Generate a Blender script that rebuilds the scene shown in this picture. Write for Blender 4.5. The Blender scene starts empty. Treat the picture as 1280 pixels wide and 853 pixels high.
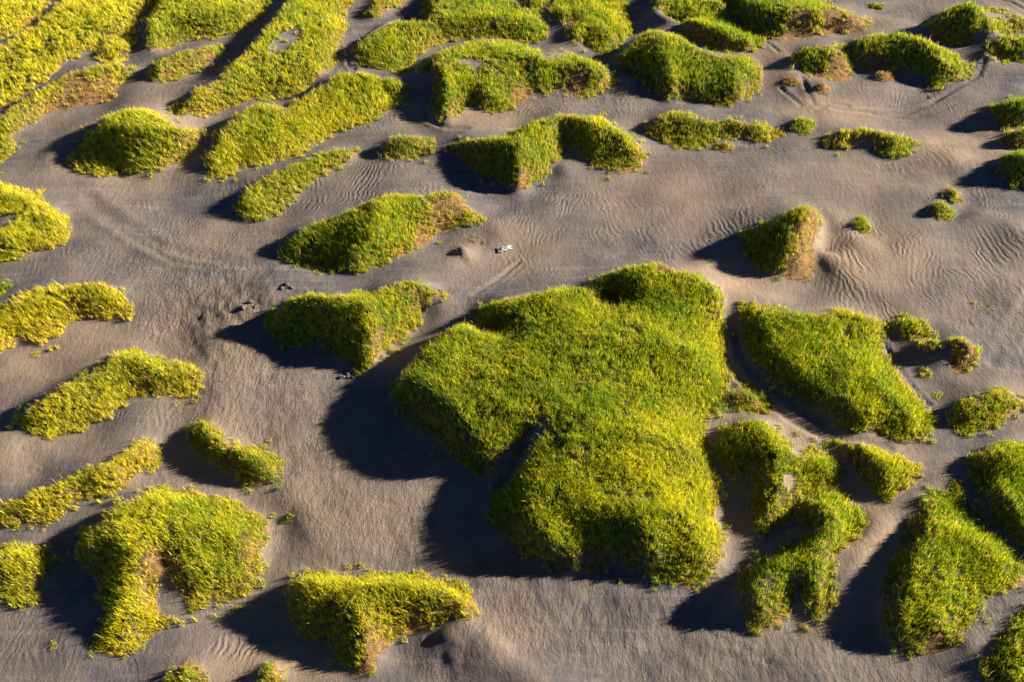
import bpy, math
import numpy as np

# ------------------------------------------------------------------ camera, sky, sun, exposure
scene = bpy.context.scene
CAM_H, PITCH, FPX = 75.0, math.radians(48.0), 1312.0        # drone height, tilt below the horizon, focal length in photo pixels
cam_data = bpy.data.cameras.new("camera")
cam_data.sensor_width = 36.0
cam_data.lens = 36.0 * FPX / 1280.0
cam_data.clip_start = 1.0
cam_data.clip_end = 8000.0
cam = bpy.data.objects.new("camera", cam_data)
scene.collection.objects.link(cam)
cam.location = (0, 0, CAM_H)
cam.rotation_euler = (math.pi / 2 - PITCH, 0, 0)
scene.camera = cam

SUN_EL, SUN_AZ = math.radians(21.0), math.radians(13.0)      # azimuth counted from +X towards +Y
world = bpy.data.worlds.new("World")
scene.world = world
world.use_nodes = True
wn = world.node_tree
bg = wn.nodes["Background"]
sky = wn.nodes.new("ShaderNodeTexSky")
sky.sky_type = 'NISHITA'
sky.sun_disc = False
sky.sun_elevation = SUN_EL
sky.sun_rotation = math.pi / 2 - SUN_AZ
sky.air_density = 0.25
sky.dust_density = 0.0
sky.ozone_density = 5.0
wn.links.new(sky.outputs[0], bg.inputs[0])
bg.inputs[1].default_value = 0.05
sun_data = bpy.data.lights.new("sun", 'SUN')
sun_data.energy = 5.0
sun_data.angle = math.radians(0.55)
sun_data.color = (1.0, 0.87, 0.70)
sun = bpy.data.objects.new("sun", sun_data)
scene.collection.objects.link(sun)
sun.rotation_euler = (0, math.pi / 2 - SUN_EL, SUN_AZ)
scene.view_settings.view_transform = 'Standard'
scene.view_settings.look = 'None'
scene.view_settings.exposure = 2.05
scene.view_settings.gamma = 1.0
scene.view_settings.use_curve_mapping = False

rng = np.random.default_rng(7)
C = scene.collection

# ------------------------------------------------------------------ helpers
def at(px, py, h=0.0):
    """photo pixel + height above the sand -> world point (x, y)"""
    x = (px - 640.0) / FPX
    y = -(py - 426.5) / FPX
    dy = math.cos(PITCH) + y * math.sin(PITCH)
    dz = -math.sin(PITCH) + y * math.cos(PITCH)
    t = (CAM_H - h) / -dz
    return x * t, dy * t

def sstep(a, b, x):
    t = np.clip((x - a) / (b - a), 0, 1)
    return t * t * (3 - 2 * t)

_tables = [np.random.default_rng(100 + i).random((256, 256)) for i in range(6)]
def noise(x, y, scale, k=0):
    """smooth value noise, 0..1, feature size = scale metres"""
    T = _tables[k % 6]
    u = x / scale + 1000.37 + 17.3 * k
    v = y / scale + 1000.71 - 9.1 * k
    i = np.floor(u).astype(int); j = np.floor(v).astype(int)
    fx = u - i; fy = v - j
    fx = fx * fx * (3 - 2 * fx); fy = fy * fy * (3 - 2 * fy)
    a = T[i % 256, j % 256]; b = T[(i + 1) % 256, j % 256]
    c = T[i % 256, (j + 1) % 256]; d = T[(i + 1) % 256, (j + 1) % 256]
    return (a * (1 - fx) + b * fx) * (1 - fy) + (c * (1 - fx) + d * fx) * fy

def fbm(x, y, scale, k=0, octv=3):
    s = 0; a = 1; t = 0
    for o in range(octv):
        s = s + a * noise(x, y, scale / 2 ** o, k + o); t += a; a *= 0.5
    return s / t

def inside(poly, X, Y):
    r = np.zeros(X.shape, bool)
    n = len(poly)
    for i in range(n):
        x0, y0 = poly[i]; x1, y1 = poly[(i + 1) % n]
        if y0 == y1: continue
        c = ((Y < y0) != (Y < y1)) & (X < (x1 - x0) * (Y - y0) / (y1 - y0) + x0)
        r ^= c
    return r

def polydist(pts, X, Y, closed=True):
    d = np.full(X.shape, 1e9)
    n = len(pts)
    for i in range(n if closed else n - 1):
        x0, y0 = pts[i]; x1, y1 = pts[(i + 1) % n]
        ex, ey = x1 - x0, y1 - y0
        L = ex * ex + ey * ey + 1e-9
        t = np.clip(((X - x0) * ex + (Y - y0) * ey) / L, 0, 1)
        d = np.minimum(d, (X - x0 - t * ex) ** 2 + (Y - y0 - t * ey) ** 2)
    return np.sqrt(d)

def mesh_from(name, verts, tris=None, quads=None, mat=None, smooth=True):
    me = bpy.data.meshes.new(name)
    nt = 0 if tris is None else len(tris); nq = 0 if quads is None else len(quads)
    me.vertices.add(len(verts)); me.vertices.foreach_set("co", np.ascontiguousarray(verts, np.float32).ravel())
    loops = np.concatenate([a.ravel() for a in (quads, tris) if a is not None and len(a)]).astype(np.int32)
    me.loops.add(len(loops)); me.loops.foreach_set("vertex_index", loops)
    me.polygons.add(nt + nq)
    st = np.concatenate([np.arange(nq) * 4, nq * 4 + np.arange(nt) * 3]).astype(np.int32)
    me.polygons.foreach_set("loop_start", st)
    if smooth: me.polygons.foreach_set("use_smooth", np.ones(nt + nq, bool))
    me.update(calc_edges=True)
    if mat: me.materials.append(mat)
    return me

def set_attr(me, name, rgba):
    a = me.attributes.new(name, 'FLOAT_COLOR', 'POINT')
    a.data.foreach_set("color", np.ascontiguousarray(rgba, np.float32).ravel())

def link(name, me, parent=None, loc=None):
    o = bpy.data.objects.new(name, me); C.objects.link(o)
    if parent: o.parent = parent
    if loc is not None: o.location = loc
    return o

# ------------------------------------------------------------------ the plan: every grassed mound, traced on the photograph
# (name, label, outline in photo pixels, crest lines [(x, y, metres)...], options)
G = "grass-topped dunes scattered over the dark sand"
T = "small grass tufts dotted on the sand"
M = []
def dune(label, outline, ridges=(), cat="grassy dune", name="grassy_dune", group=G, holes=(), base=0.12, dens=1.0, dry=0.0, yel=0.0, ln=1.0, bulge=1.0, dryspots=()):
    M.append(dict(label=label, outline=outline, ridges=list(ridges), cat=cat, name=name, group=group, holes=holes,
                  base=base, dens=dens, dry=dry, yel=yel, ln=ln, bulge=bulge, dryspots=dryspots))

dune("flat yellow-green grass patch in the far top-left corner, beyond the bare diagonal track",
     [(-60,-50),(80,-50),(64,-2),(42,20),(16,38),(0,48),(-60,84)], [], yel=.5, base=.5, bulge=.3)
dune("wide pale yellow grass field across the top-left corner, below the bare diagonal track",
     [(-60,110),(-30,84),(0,64),(26,46),(52,28),(82,2),(105,-50),(225,-50),(192,0),(178,18),(163,40),(140,46),(126,56),(104,66),(80,76),(66,92),(40,112),(16,126),(0,136),(-60,170)],
     [[(10,62,.9),(80,8,1.)],[(80,60,1.1),(150,20,1.1)]], yel=.7, base=.5, bulge=.3, dens=.85)
dune("little round yellow clump at the lower right tip of the pale top-left grass field",
     [(124,66),(134,52),(148,47),(163,47),(167,60),(158,78),(142,81),(127,76)], [[(140,60,1.1),(158,58,1.1)]], yel=.6)
dune("long curved grass bank with an orange eroded flank, below the pale top-left field",
     [(-50,175),(0,149),(17,135),(42,118),(79,99),(113,87),(141,82),(166,82),(160,98),(146,110),(138,122),(118,127),(92,132),(62,137),(50,146),(30,160),(10,172),(18,184),(0,204),(-50,250)],
     [[(0,152,1.6),(42,121,1.9),(79,102,2.),(113,89,2.),(141,84,1.9),(163,83,1.5)]], yel=.35, dryspots=[(100,122,26),(130,112,16),(70,134,16)])
dune("broad grass mound at the top edge, directly above the small leaning oval mound",
     [(188,17),(205,-12),(240,-45),(375,-45),(342,0),(322,28),(300,42),(270,50),(245,48),(225,55),(205,65),(192,70),(186,55)],
     [[(191,60,1.6),(193,30,2.1),(212,0,2.2),(240,-30,2.2)],[(240,25,2.),(310,10,1.8)]], yel=.3)
dune("small leaning oval mound with a rounded dark shadow, below a broad top-edge mound",
     [(192,92),(200,78),(225,68),(248,61),(265,57),(278,62),(272,72),(250,88),(225,100),(208,106),(195,103)],
     [[(197,84,2.2),(225,71,2.3),(262,60,1.6)]], yel=.1, dry=.12)
dune("wedge mound with bright level top and dark green front, beside the smooth sand bowl",
     [(90,208),(104,184),(118,166),(135,146),(158,137),(180,138),(203,149),(212,158),(234,160),(257,163),(248,183),(225,203),(197,212),(158,214),(121,216),(96,215)],
     [[(118,168,1.8),(140,152,3.2),(165,160,3.6),(190,163,3.5),(225,163,2.9),(254,165,1.5)],[(140,150,3.2),(160,140,3.1),(182,142,2.9),(204,152,2.9)]])
dune("large ragged grass mound with a bare grey patch in its middle, at the top edge",
     [(221,143),(245,118),(279,98),(298,76),(311,65),(342,31),(368,0),(400,-45),(470,-45),(440,0),(430,17),(432,37),(421,62),(418,84),(398,104),(379,118),(345,124),(320,127),(281,138),(253,146),(231,148)],
     [[(232,134,1.6),(248,119,2.2),(298,79,2.6),(342,34,2.7),(368,3,2.5),(395,-35,2.2)],[(340,100,1.5),(400,90,1.3),(415,30,1.6)]],
     holes=[[(335,74),(343,58),(358,46),(370,38),(381,42),(374,56),(355,69),(340,75)]], yel=.2)
dune("two-humped grass mound pointing down-left, below the mound with the bare patch",
     [(265,225),(262,203),(270,180),(287,158),(307,141),(325,132),(345,135),(354,142),(373,129),(398,113),(424,96),(452,94),(483,96),(503,104),(507,115),(497,132),(469,149),(435,158),(407,169),(387,183),(365,197),(337,205),(300,210),(285,220)],
     [[(266,205,1.2),(287,161,2.1),(307,144,2.5),(326,135,2.6),(346,140,2.2),(373,134,2.),(424,99,2.6),(452,97,2.6),(483,98,2.3),(502,106,1.4)],[(346,140,2.2),(340,175,1.7)]], yel=.2)
dune("narrow grass strip with pinkish rim, just below the two-humped mound",
     [(299,262),(303,250),(311,236),(345,217),(384,203),(418,189),(438,186),(446,191),(435,203),(413,214),(398,222),(376,236),(354,255),(325,269),(306,270)],
     [[(307,245,1.3),(345,219,1.6),(384,205,1.6),(418,191,1.5),(439,188,1.2)]], dry=.12)
dune("small rounded tuft mound with pink tips standing alone on rippled sand near the top centre",
     [(480,197),(483,180),(492,174),(503,172),(522,173),(539,183),(537,194),(520,203),(497,204)],
     [[(484,183,1.4),(503,174,1.9),(524,176,1.7)]], dry=.25)
dune("short thin grass strip cut by the top edge, heading the tyre-tracked gully",
     [(459,21),(466,8),(478,-14),(520,-22),(510,-2),(492,8),(476,19)], [[(464,12,1.2),(490,-4,1.2)]])
dune("wide bright grass mound spreading right along the top edge from the tyre-tracked gully",
     [(441,65),(452,53),(474,39),(497,28),(531,28),(545,22),(531,17),(531,6),(539,-20),(640,-30),(638,0),(650,10),(670,19),(681,31),(684,42),(676,49),(642,53),(614,48),(581,48),(559,49),(545,56),(519,70),(514,84),(503,96),(480,90),(460,84),(446,73)],
     [[(446,62,1.6),(474,43,2.),(500,32,2.),(545,26,1.8),(600,20,1.8),(665,28,1.5)],[(545,24,1.8),(545,-10,1.8)]], yel=.05)
dune("tiny bright clump cut by the top edge, right of the wide bright mound",
     [(655,6),(657,-14),(684,-14),(682,8),(670,16)], [[(662,2,.9),(676,0,.9)]])
dune("C-shaped mound with a dark hollow on its left end, under the wide top-edge mound",
     [(520,92),(524,82),(542,73),(556,65),(581,56),(620,55),(642,56),(662,62),(676,73),(690,76),(718,72),(741,79),(760,90),(770,104),(757,112),(735,124),(721,122),(701,112),(684,118),(670,112),(656,124),(642,135),(617,143),(604,137),(596,128),(584,134),(574,144),(559,156),(549,152),(545,138),(546,120),(541,104),(532,95)],
     [[(530,83,2.2),(545,80,3.),(558,88,3.2),(558,110,2.8),(560,145,1.4)],[(545,78,3.),(581,62,2.4),(620,62,2.4),(660,72,2.3),(690,80,2.),(730,82,2.),(757,95,1.6)],[(610,85,2.),(612,118,1.8)]],
     holes=[[(572,82),(590,78),(604,83),(596,91),(578,90)]], dryspots=[(655,118,16),(720,108,16)])
dune("pale green mound narrowing to a blunt foot, cut by the top edge at centre",
     [(693,-5),(691,17),(698,25),(715,24),(721,28),(711,39),(715,51),(729,58),(746,66),(763,67),(774,56),(786,37),(783,22),(781,-10),(770,-30),(700,-30)],
     [[(696,12,1.2),(715,30,1.3),(722,48,1.2)],[(740,10,1.2),(760,45,1.2)]], yel=.15)
dune("long diagonal grass ridge with black-green lower side, running from the top edge",
     [(812,-30),(819,0),(822,17),(833,28),(847,31),(853,45),(870,56),(892,65),(909,67),(932,67),(952,63),(954,53),(937,39),(909,25),(897,8),(892,-14),(880,-40)],
     [[(823,-15,2.4),(828,8,2.6),(850,20,2.6),(872,28,2.6),(905,40,2.3),(940,54,1.4)]])
dune("large saddle-shaped mound with dark left hollow and rounded right end, beside the sand spur",
     [(763,79),(780,65),(802,45),(819,39),(842,45),(859,56),(881,67),(904,72),(932,72),(943,79),(950,96),(949,110),(932,124),(909,134),(887,131),(870,124),(847,124),(831,124),(817,118),(797,101),(780,90)],
     [[(775,74,1.6),(805,48,2.8),(820,43,3.),(836,72,3.),(842,95,2.6),(838,118,1.3)],[(820,42,3.),(860,60,2.8),(904,76,2.6),(935,80,2.2)],[(920,85,2.5),(925,115,1.6)]], dry=.03)
dune("big sloping mound at the top edge with an orange undercut right flank",
     [(885,-40),(898,-5),(909,17),(932,34),(952,48),(964,52),(976,53),(995,50),(1012,50),(1030,44),(1052,43),(1070,42),(1089,34),(1082,24),(1061,17),(1034,9),(1006,-4),(980,-40)],
     [[(905,0,2.6),(940,6,3.),(975,12,3.),(1010,14,3.),(1045,18,2.4),(1078,27,1.4)],[(940,6,3.),(950,-30,2.5)]], dryspots=[(1000,42,20),(1040,34,16),(1070,34,16),(980,50,12)])
dune("tiny bright green tuft alone on bare sand near the top edge", [(1089,8),(1094,4),(1102,5),(1103,10),(1096,13)], [[(1094,7,.6),(1100,7,.6)]], cat="grass tuft", name="grass_tuft", group=T)
dune("tall dark peaked mound with a pointed shadow to its left, near the top-right corner",
     [(1156,36),(1171,18),(1198,6),(1217,3),(1222,12),(1235,24),(1250,28),(1260,36),(1260,47),(1235,52),(1220,50),(1204,56),(1183,57),(1165,48)],
     [[(1166,26,2.4),(1185,13,3.4),(1216,6,3.8),(1224,22,3.4),(1250,36,2.)]])
dune("low grass bank tucked behind the tall peaked mound in the top-right corner",
     [(1223,12),(1238,9),(1259,17),(1277,27),(1284,36),(1268,40),(1261,33),(1246,26),(1234,22)], [[(1230,14,1.8),(1258,20,1.6),(1274,30,1.)]], dry=.05)
dune("rounded mound cut by the right edge just below the tall peaked mound",
     [(1234,62),(1244,53),(1256,49),(1280,52),(1310,56),(1312,76),(1280,80),(1253,81),(1238,75)], [[(1240,60,1.9),(1260,54,2.1),(1300,60,1.8)]])
dune("round hummock with a brown root-bound face, at the left foot of the arched mound",
     [(992,75),(998,67),(1009,62),(1034,59),(1053,66),(1064,80),(1063,94),(1058,102),(1046,104),(1021,100),(1003,95),(995,86)],
     [[(1000,70,2.),(1012,65,2.4),(1034,62,2.4),(1052,70,2.)]], dryspots=[(1050,92,16),(1025,94,12)])
dune("arched mound with a black bowl under its crest, near the curved tyre tracks",
     [(1044,61),(1061,55),(1095,46),(1125,42),(1149,49),(1174,61),(1198,76),(1216,91),(1204,100),(1183,105),(1168,107,.1),(1160,99,.2),(1150,92,.4),(1135,88,.5),(1118,89,.4),(1106,91,.3),(1095,92,.1),(1082,86,.1),(1067,81,.1),(1056,67)],
     [[(1050,63,1.8),(1070,58,2.4),(1095,50,2.8),(1125,46,3.),(1149,53,3.),(1172,66,2.8),(1180,80,2.2),(1200,88,1.4)]], dryspots=[(1094,82,13)])
dune("small brown dry root clod half buried left of the shadowed clod, under the round hummock",
     [(979,106),(984,100),(994,99),(1002,104),(1000,111),(990,113),(981,111)], [[(986,103,.9),(996,103,.9)]], cat="grass tuft", name="root_clod", group=T, dry=.85, ln=.45)
dune("orange-brown dry root clod with a dark shadow, on the sand below the round hummock",
     [(1018,116),(1022,106),(1032,104),(1037,111),(1036,120),(1028,123),(1020,122)], [[(1022,109,1.4),(1032,107,1.4)]], cat="grass tuft", name="root_clod", group=T, dry=.95, ln=.45)
dune("crumbling brown root clod at the mouth of the arched mound's dark bowl",
     [(1091,98),(1098,90),(1110,88),(1119,95),(1116,103),(1104,105),(1094,104)], [[(1100,95,.9),(1112,94,.8)]], cat="grass tuft", name="root_clod", group=T, dry=.85, ln=.5)
dune("upper of the mounds cut by the right edge beside the rippled slope, bright green top",
     [(1238,144),(1243,133),(1252,128),(1265,125),(1310,120),(1312,156),(1280,157),(1265,158),(1250,155)], [[(1244,141,.9),(1254,132,2.2),(1300,128,2.3)]])
dune("small brown-flanked mound squeezed between two larger mounds on the upper right edge",
     [(1258,172),(1264,163),(1280,160),(1310,162),(1310,186),(1280,188),(1262,187)], [[(1262,173,.9),(1272,166,2.),(1300,166,2.)]], dry=.3)
dune("dark rounded mound cut by the right edge, just below the brown-flanked one",
     [(1252,210),(1258,199),(1270,193),(1312,190),(1315,232),(1280,234),(1262,230),(1254,221)], [[(1257,208,1.2),(1268,199,2.4),(1305,198,2.4)]])
dune("low lumpy grass bank with ragged brown front, just below the large saddle-shaped mound",
     [(809,157),(825,146),(847,142),(870,149),(895,153),(918,152),(937,156),(960,160),(973,171),(957,180),(943,174),(921,172),(908,170),(895,177),(870,186),(853,186),(833,180),(819,172),(811,167)],
     [[(814,154,1.6),(845,146,1.9),(870,152,1.7),(920,155,1.4),(955,163,.9)]], dry=.14, dens=.9)
dune("little brownish tuft at the front foot of the low lumpy bank",
     [(895,186),(902,179),(912,177),(919,184),(914,192),(902,193)], [[(902,183,.8),(911,183,.8)]], cat="grass tuft", name="grass_tuft", group=T, dry=.4, ln=.6)
dune("small round green tuft on the sand right of the low lumpy bank",
     [(987,161),(992,152),(1002,149),(1014,154),(1017,163),(1010,170),(999,171),(990,167)], [[(994,156,1.),(1006,154,1.)]], cat="grass tuft", name="grass_tuft", group=T, dry=.08, ln=.7)
dune("small crescent mound with a dark front, isolated on bare sand at upper right",
     [(1035,178),(1052,168),(1076,160),(1101,163),(1125,171),(1143,180),(1131,192),(1110,195),(1100,188),(1085,182),(1067,181),(1056,187),(1046,189),(1037,185)],
     [[(1045,174,1.2),(1076,163,2.),(1101,167,1.9),(1125,176,1.2)]], dry=.1)
dune("upper orange-tinged tuft of the pair with long shadows on the right-hand sand slope",
     [(1179,243),(1183,236),(1191,232),(1203,240),(1203,250),(1192,254),(1183,252)], [[(1184,239,1.7),(1196,239,1.5)]], cat="grass tuft", name="grass_tuft", group=T, dry=.35, ln=.7)
dune("lower green tuft of the pair with long shadows on the right-hand sand slope",
     [(1160,262),(1168,256),(1180,253),(1190,260),(1191,270),(1186,277),(1172,277),(1163,272)], [[(1166,262,1.6),(1182,259,1.5)]], cat="grass tuft", name="grass_tuft", group=T, dry=.15, ln=.7)
dune("small dark tuft by itself right of the tall sand-tailed wedge mound",
     [(1067,283),(1070,275),(1078,272),(1087,281),(1086,291),(1078,295),(1070,291)], [[(1072,278,1.2),(1082,280,1.)]], cat="grass tuft", name="grass_tuft", group=T, dry=.15, ln=.7)
dune("tall sharp wedge mound with dark left face, orange right flank and long pointed shadow",
     [(926,300),(936,290),(968,279),(996,263),(1017,256),(1024,265),(1023,280),(1014,296),(1008,312),(1012,330),(1013,344),(1000,348),(985,346),(973,343),(950,332),(935,318)],
     [[(930,298,1.),(968,281,2.6),(996,266,3.8),(1020,261,4.2),(1006,285,3.6),(985,315,2.2),(975,338,.9)]], dry=.02, dryspots=[(1015,290,16),(1004,318,20),(1000,340,18),(1013,268,7)])
dune("wing-shaped mound with dark left front and curved right arm, in the upper centre",
     [(566,184),(579,176),(600,173),(637,172),(650,168),(667,155),(696,145),(724,145),(752,149),(769,160),(786,174),(800,188),(808,200),(797,211),(774,217),(757,211),(738,202),(729,188),(712,180),(704,176),(698,197),(684,217),(662,231),(645,240),(628,228),(604,217),(581,205),(567,194)],
     [[(570,182,1.4),(600,176,2.6),(637,176,3.2),(652,182,3.4),(650,205,3.),(646,232,1.2)],[(652,176,3.3),(670,159,3.),(696,149,2.9),(730,149,2.8),(765,164,2.4),(796,190,1.4)]], yel=.05, dryspots=[(655,232,9),(785,212,10)])
dune("large smooth whale-backed mound with pale sand sloping from its right end",
     [(357,320),(362,301),(379,288),(420,274),(458,255),(487,242),(522,245),(560,241),(575,244,1.7),(582,256,1.4),(597,266,.9),(604,270,.7),(592,274,.8),(576,274,1.),(561,284,.5),(547,290,.2),(522,306),(506,318),(480,331),(465,337),(439,343),(411,337),(373,331)],
     [[(366,302,1.6),(380,291,2.2),(420,277,2.7),(458,258,3.3),(487,246,3.7),(522,249,2.9),(556,245,2.3),(574,250,1.7)],[(487,248,3.7),(470,290,3.),(447,335,.9)]], yel=.05, dryspots=[(552,272,16),(530,296,12),(574,262,12),(500,318,8)])
dune("scrappy dry tuft on the sand slope right of the whale-backed mound",
     [(585,297),(590,293),(606,298),(608,304),(598,304),(588,301)], [[(590,297,.5),(604,300,.4)]], cat="grass tuft", name="grass_tuft", group=T, dry=.6, ln=.4, dens=.6)
dune("sandy cone with a thin dry grass rim, below the scrappy dry tuft",
     [(568,312),(577,306),(585,310),(588,322),(586,333),(579,330),(576,318),(570,318)], [[(572,311,1.1),(580,312,1.2),(585,325,.4)]], cat="grass tuft", name="grass_tuft", group=T, dry=.55, ln=.4, dens=.6)
dune("bat-wing mound split by a sharp ridge, dark left half, left of the giant mound",
     [(340,411),(344,397),(363,375),(389,370),(417,374),(458,372),(484,364),(503,356),(522,354),(537,361),(562,371),(556,378),(537,385),(522,404),(503,423),(477,445),(458,465),(449,462),(423,446),(404,430),(379,432),(354,427)],
     [[(346,398,1.8),(365,379,3.2),(389,373,3.8),(430,377,4.2),(462,382,4.2),(466,415,3.2),(459,458,.9)],[(460,376,4.2),(484,368,3.5),(503,359,3.4),(522,357,3.2),(558,372,1.3)]], yel=.05)
dune("giant heart-shaped grass mound in the centre, notched by a sand wedge",
     [(494,480),(522,449),(553,418),(584,403),(594,414),(612,421),(622,424),(612,412),(602,403),(604,391),(612,381),(646,374),(692,364),(733,359),(744,370),(749,384),(757,392),(768,388),(764,378),(750,370),(741,360),(759,343),(790,334),(826,330),(838,338),(873,348),(901,369),(901,413),(898,444),(908,480),(904,500),(883,526),(880,552),(888,588),(896,629),(888,650),(904,676),(893,707),(862,733),(831,727),(800,716),(775,704),(758,706),(749,712),(728,716),(687,712),(646,686),(620,650),(615,624),(635,598),(662,566,3.),(684,540,3.4),(664,541,2.9),(640,553,2.7),(616,574,1.9),(606,592,.8),(602,598),(573,578),(548,552),(517,526),(499,500)],
     [[(500,480,2.6),(522,455,3.2),(553,424,3.3),(584,409,3.),(612,424,2.2)],[(606,402,1.8),(615,386,3.),(650,377,3.3),(692,367,3.4),(732,362,3.2),(748,385,2.8)],
      [(764,382,2.6),(746,362,3.2),(759,347,3.8),(790,338,4.5),(826,334,4.6),(870,352,4.),(898,372,3.)],
      [(525,478,3.5),(560,500,3.9),(600,545,3.7),(612,575,2.2)],[(620,480,4.),(700,450,4.2),(800,420,4.3),(870,440,3.4)],
      [(692,535,3.8),(668,585,3.4),(660,630,3.5),(685,675,3.1),(730,700,1.8)],[(612,505,4.1),(650,520,4.0),(690,525,4.0),(720,520,4.1)],[(700,560,4.2),(800,540,4.3),(860,560,3.2)],
      [(720,630,3.9),(800,640,4.2),(860,640,3.4),(880,690,2.)],[(800,640,4.2),(820,690,3.)]],
     holes=[[(688,538),(678,530),(664,541),(640,553),(616,576),(628,598),(655,580),(672,560)]], yel=.12, dryspots=[(735,705,14),(765,395,10)])
dune("large dense triangular mound across the trampled gully from the giant one",
     [(929,382),(950,383),(982,392),(1010,395),(1031,397),(1049,390),(1077,394),(1098,399),(1105,413),(1100,431),(1100,441),(1119,462),(1140,487),(1158,511),(1161,530),(1146,547),(1131,553),(1100,543),(1069,536),(1034,516),(1007,505),(976,478),(950,459),(936,434),(930,406)],
     [[(934,387,1.5),(955,400,1.8),(975,430,2.0),(1000,465,1.9),(1040,497,1.8),(1090,525,1.5)],[(950,387,1.7),(1010,399,1.8),(1049,396,1.7),(1095,402,1.4)],[(1060,440,2.3),(1100,480,2.1),(1140,520,1.4)]], yel=.1)
dune("low bright green clump at the upper right corner of the large triangular mound",
     [(1115,402),(1133,398),(1154,402),(1159,412),(1164,420),(1151,427),(1133,423),(1122,413)], [[(1121,405,1.),(1150,406,.9)]])
dune("flat-topped mound with an orange broken cliff, right of the low bright clump",
     [(1154,426),(1179,422),(1204,421),(1219,429),(1220,442),(1212,455),(1197,464),(1187,457),(1189,447),(1178,438),(1165,433)],
     [[(1160,426,1.5),(1179,424,2.2),(1204,424,2.4),(1216,431,2.1)]], dryspots=[(1202,452,15),(1212,444,10)])
dune("oval grass mound leaning up right above the sand saddle near the right edge",
     [(1196,514),(1207,501),(1232,494),(1256,487),(1274,498),(1279,507),(1254,524),(1227,532),(1205,540),(1196,529)], [[(1200,511,1.5),(1215,501,2.),(1250,492,1.8),(1270,500,1.)]], dry=.06)
dune("sparse low grass clump in the trampled gully between the giant mound and the triangular mound",
     [(919,491),(936,483),(955,494),(968,512),(960,519),(942,521),(922,510)], [[(920,493,.8),(945,500,.8)]], dens=.6, dry=.1, ln=.8)
dune("hook-shaped dark green mound with a bare sandy saddle, right of the giant mound",
     [(897,563),(910,543),(930,532),(949,526),(968,543),(991,567),(1003,572),(1026,567),(1049,578),(1054,592),(1044,606),(1022,612),(1008,618),(995,636),(976,652),(953,664),(943,657),(946,636),(950,615),(950,606),(938,594),(916,594),(903,582)],
     [[(902,563,1.2),(925,540,2.),(948,532,2.4),(966,552,2.4),(972,580,2.2),(966,620,1.9),(955,650,1.)],[(968,560,2.4),(1005,578,1.5),(1040,582,1.2)]],
     holes=[[(981,592),(993,591),(997,600),(989,611),(979,606)]])
dune("S-shaped forked mound directly below the hook-shaped mound, two green feet pointing down",
     [(1013,622),(1034,611),(1053,621),(1069,636),(1076,656),(1069,675),(1049,690),(1037,702),(1039,725),(1031,752),(1022,772),(1011,764),(1004,748),(992,737),(984,764),(972,779),(949,785),(935,779),(929,748),(927,725),(945,714),(972,694),(1003,681),(1015,670),(1011,650)],
     [[(1018,626,2.),(1034,632,2.6),(1044,652,2.7),(1032,680,2.8),(1003,697,2.6),(965,712,2.6),(940,735,2.5),(950,768,1.2)],[(1025,690,2.6),(1022,725,2.3),(1020,755,1.2)]])
dune("short small triangular mound between the hook-shaped mound and the large triangular one",
     [(1053,553),(1077,557),(1107,571),(1138,580),(1150,590),(1146,601),(1123,617),(1107,628),(1096,621),(1088,605),(1069,586),(1057,567)],
     [[(1058,556,1.),(1080,564,1.7),(1098,578,1.9),(1110,600,1.5),(1106,620,.6)],[(1098,576,1.9),(1138,586,1.)]])
dune("dark rounded mound cut by the right edge, above the broad lower-right mound",
     [(1212,578),(1223,567),(1251,559),(1280,557),(1335,553),(1350,640),(1345,695),(1300,700),(1280,686),(1258,667),(1239,636),(1220,605)],
     [[(1218,577,1.3),(1235,567,1.8),(1280,565,2.2),(1330,570,2.4)],[(1245,605,2.),(1275,650,2.),(1310,680,1.8)]])
dune("broad kite-shaped mound beside a long black shadow in the lower right",
     [(1152,640),(1164,625),(1185,619),(1200,625),(1220,652),(1247,675),(1270,698),(1282,712),(1278,725),(1254,741),(1231,748),(1216,768),(1196,795),(1185,810),(1160,813),(1135,812),(1115,807),(1109,790),(1106,760),(1109,735),(1120,700),(1140,680)],
     [[(1162,635,1.4),(1158,660,2.2),(1148,690,2.6),(1134,730,2.6),(1128,770,2.3),(1126,800,1.2)],[(1160,650,2.2),(1200,665,2.2),(1260,705,1.4)],[(1180,720,2.5),(1170,780,1.6)]], yel=.05, dryspots=[(1170,806,14),(1130,808,8)])
dune("shadow-casting mound cut by the bottom-right corner of the scene",
     [(1233,830),(1245,805),(1265,785),(1290,772),(1330,768),(1345,900),(1240,900),(1235,860)], [[(1240,828,1.5),(1262,798,1.9),(1300,785,2.)],[(1270,850,2.),(1320,880,1.8)]])
dune("yellow fan-shaped mound jutting in from the left edge, below the sand bowl",
     [(-60,225),(0,231),(17,237),(45,248),(59,262),(76,270),(88,282),(82,298),(68,308),(48,313),(25,321),(0,323),(-60,325),(-50,300)],
     [[(-50,240,1.8),(0,238,1.9),(40,254,2.1),(70,275,1.6)],[(-40,302,1.6),(10,302,1.7),(40,272,2.)]], holes=[[(-30,276),(10,270),(32,271),(20,286),(-20,300)]], yel=.6)
dune("sliver of low green grass at the left edge, between two yellow-rimmed mounds",
     [(-20,362),(0,357),(12,354),(13,362),(4,370),(-20,372)], [[(-5,361,.5),(8,359,.5)]], cat="grass tuft", name="grass_tuft", group=T, ln=.7)
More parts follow.
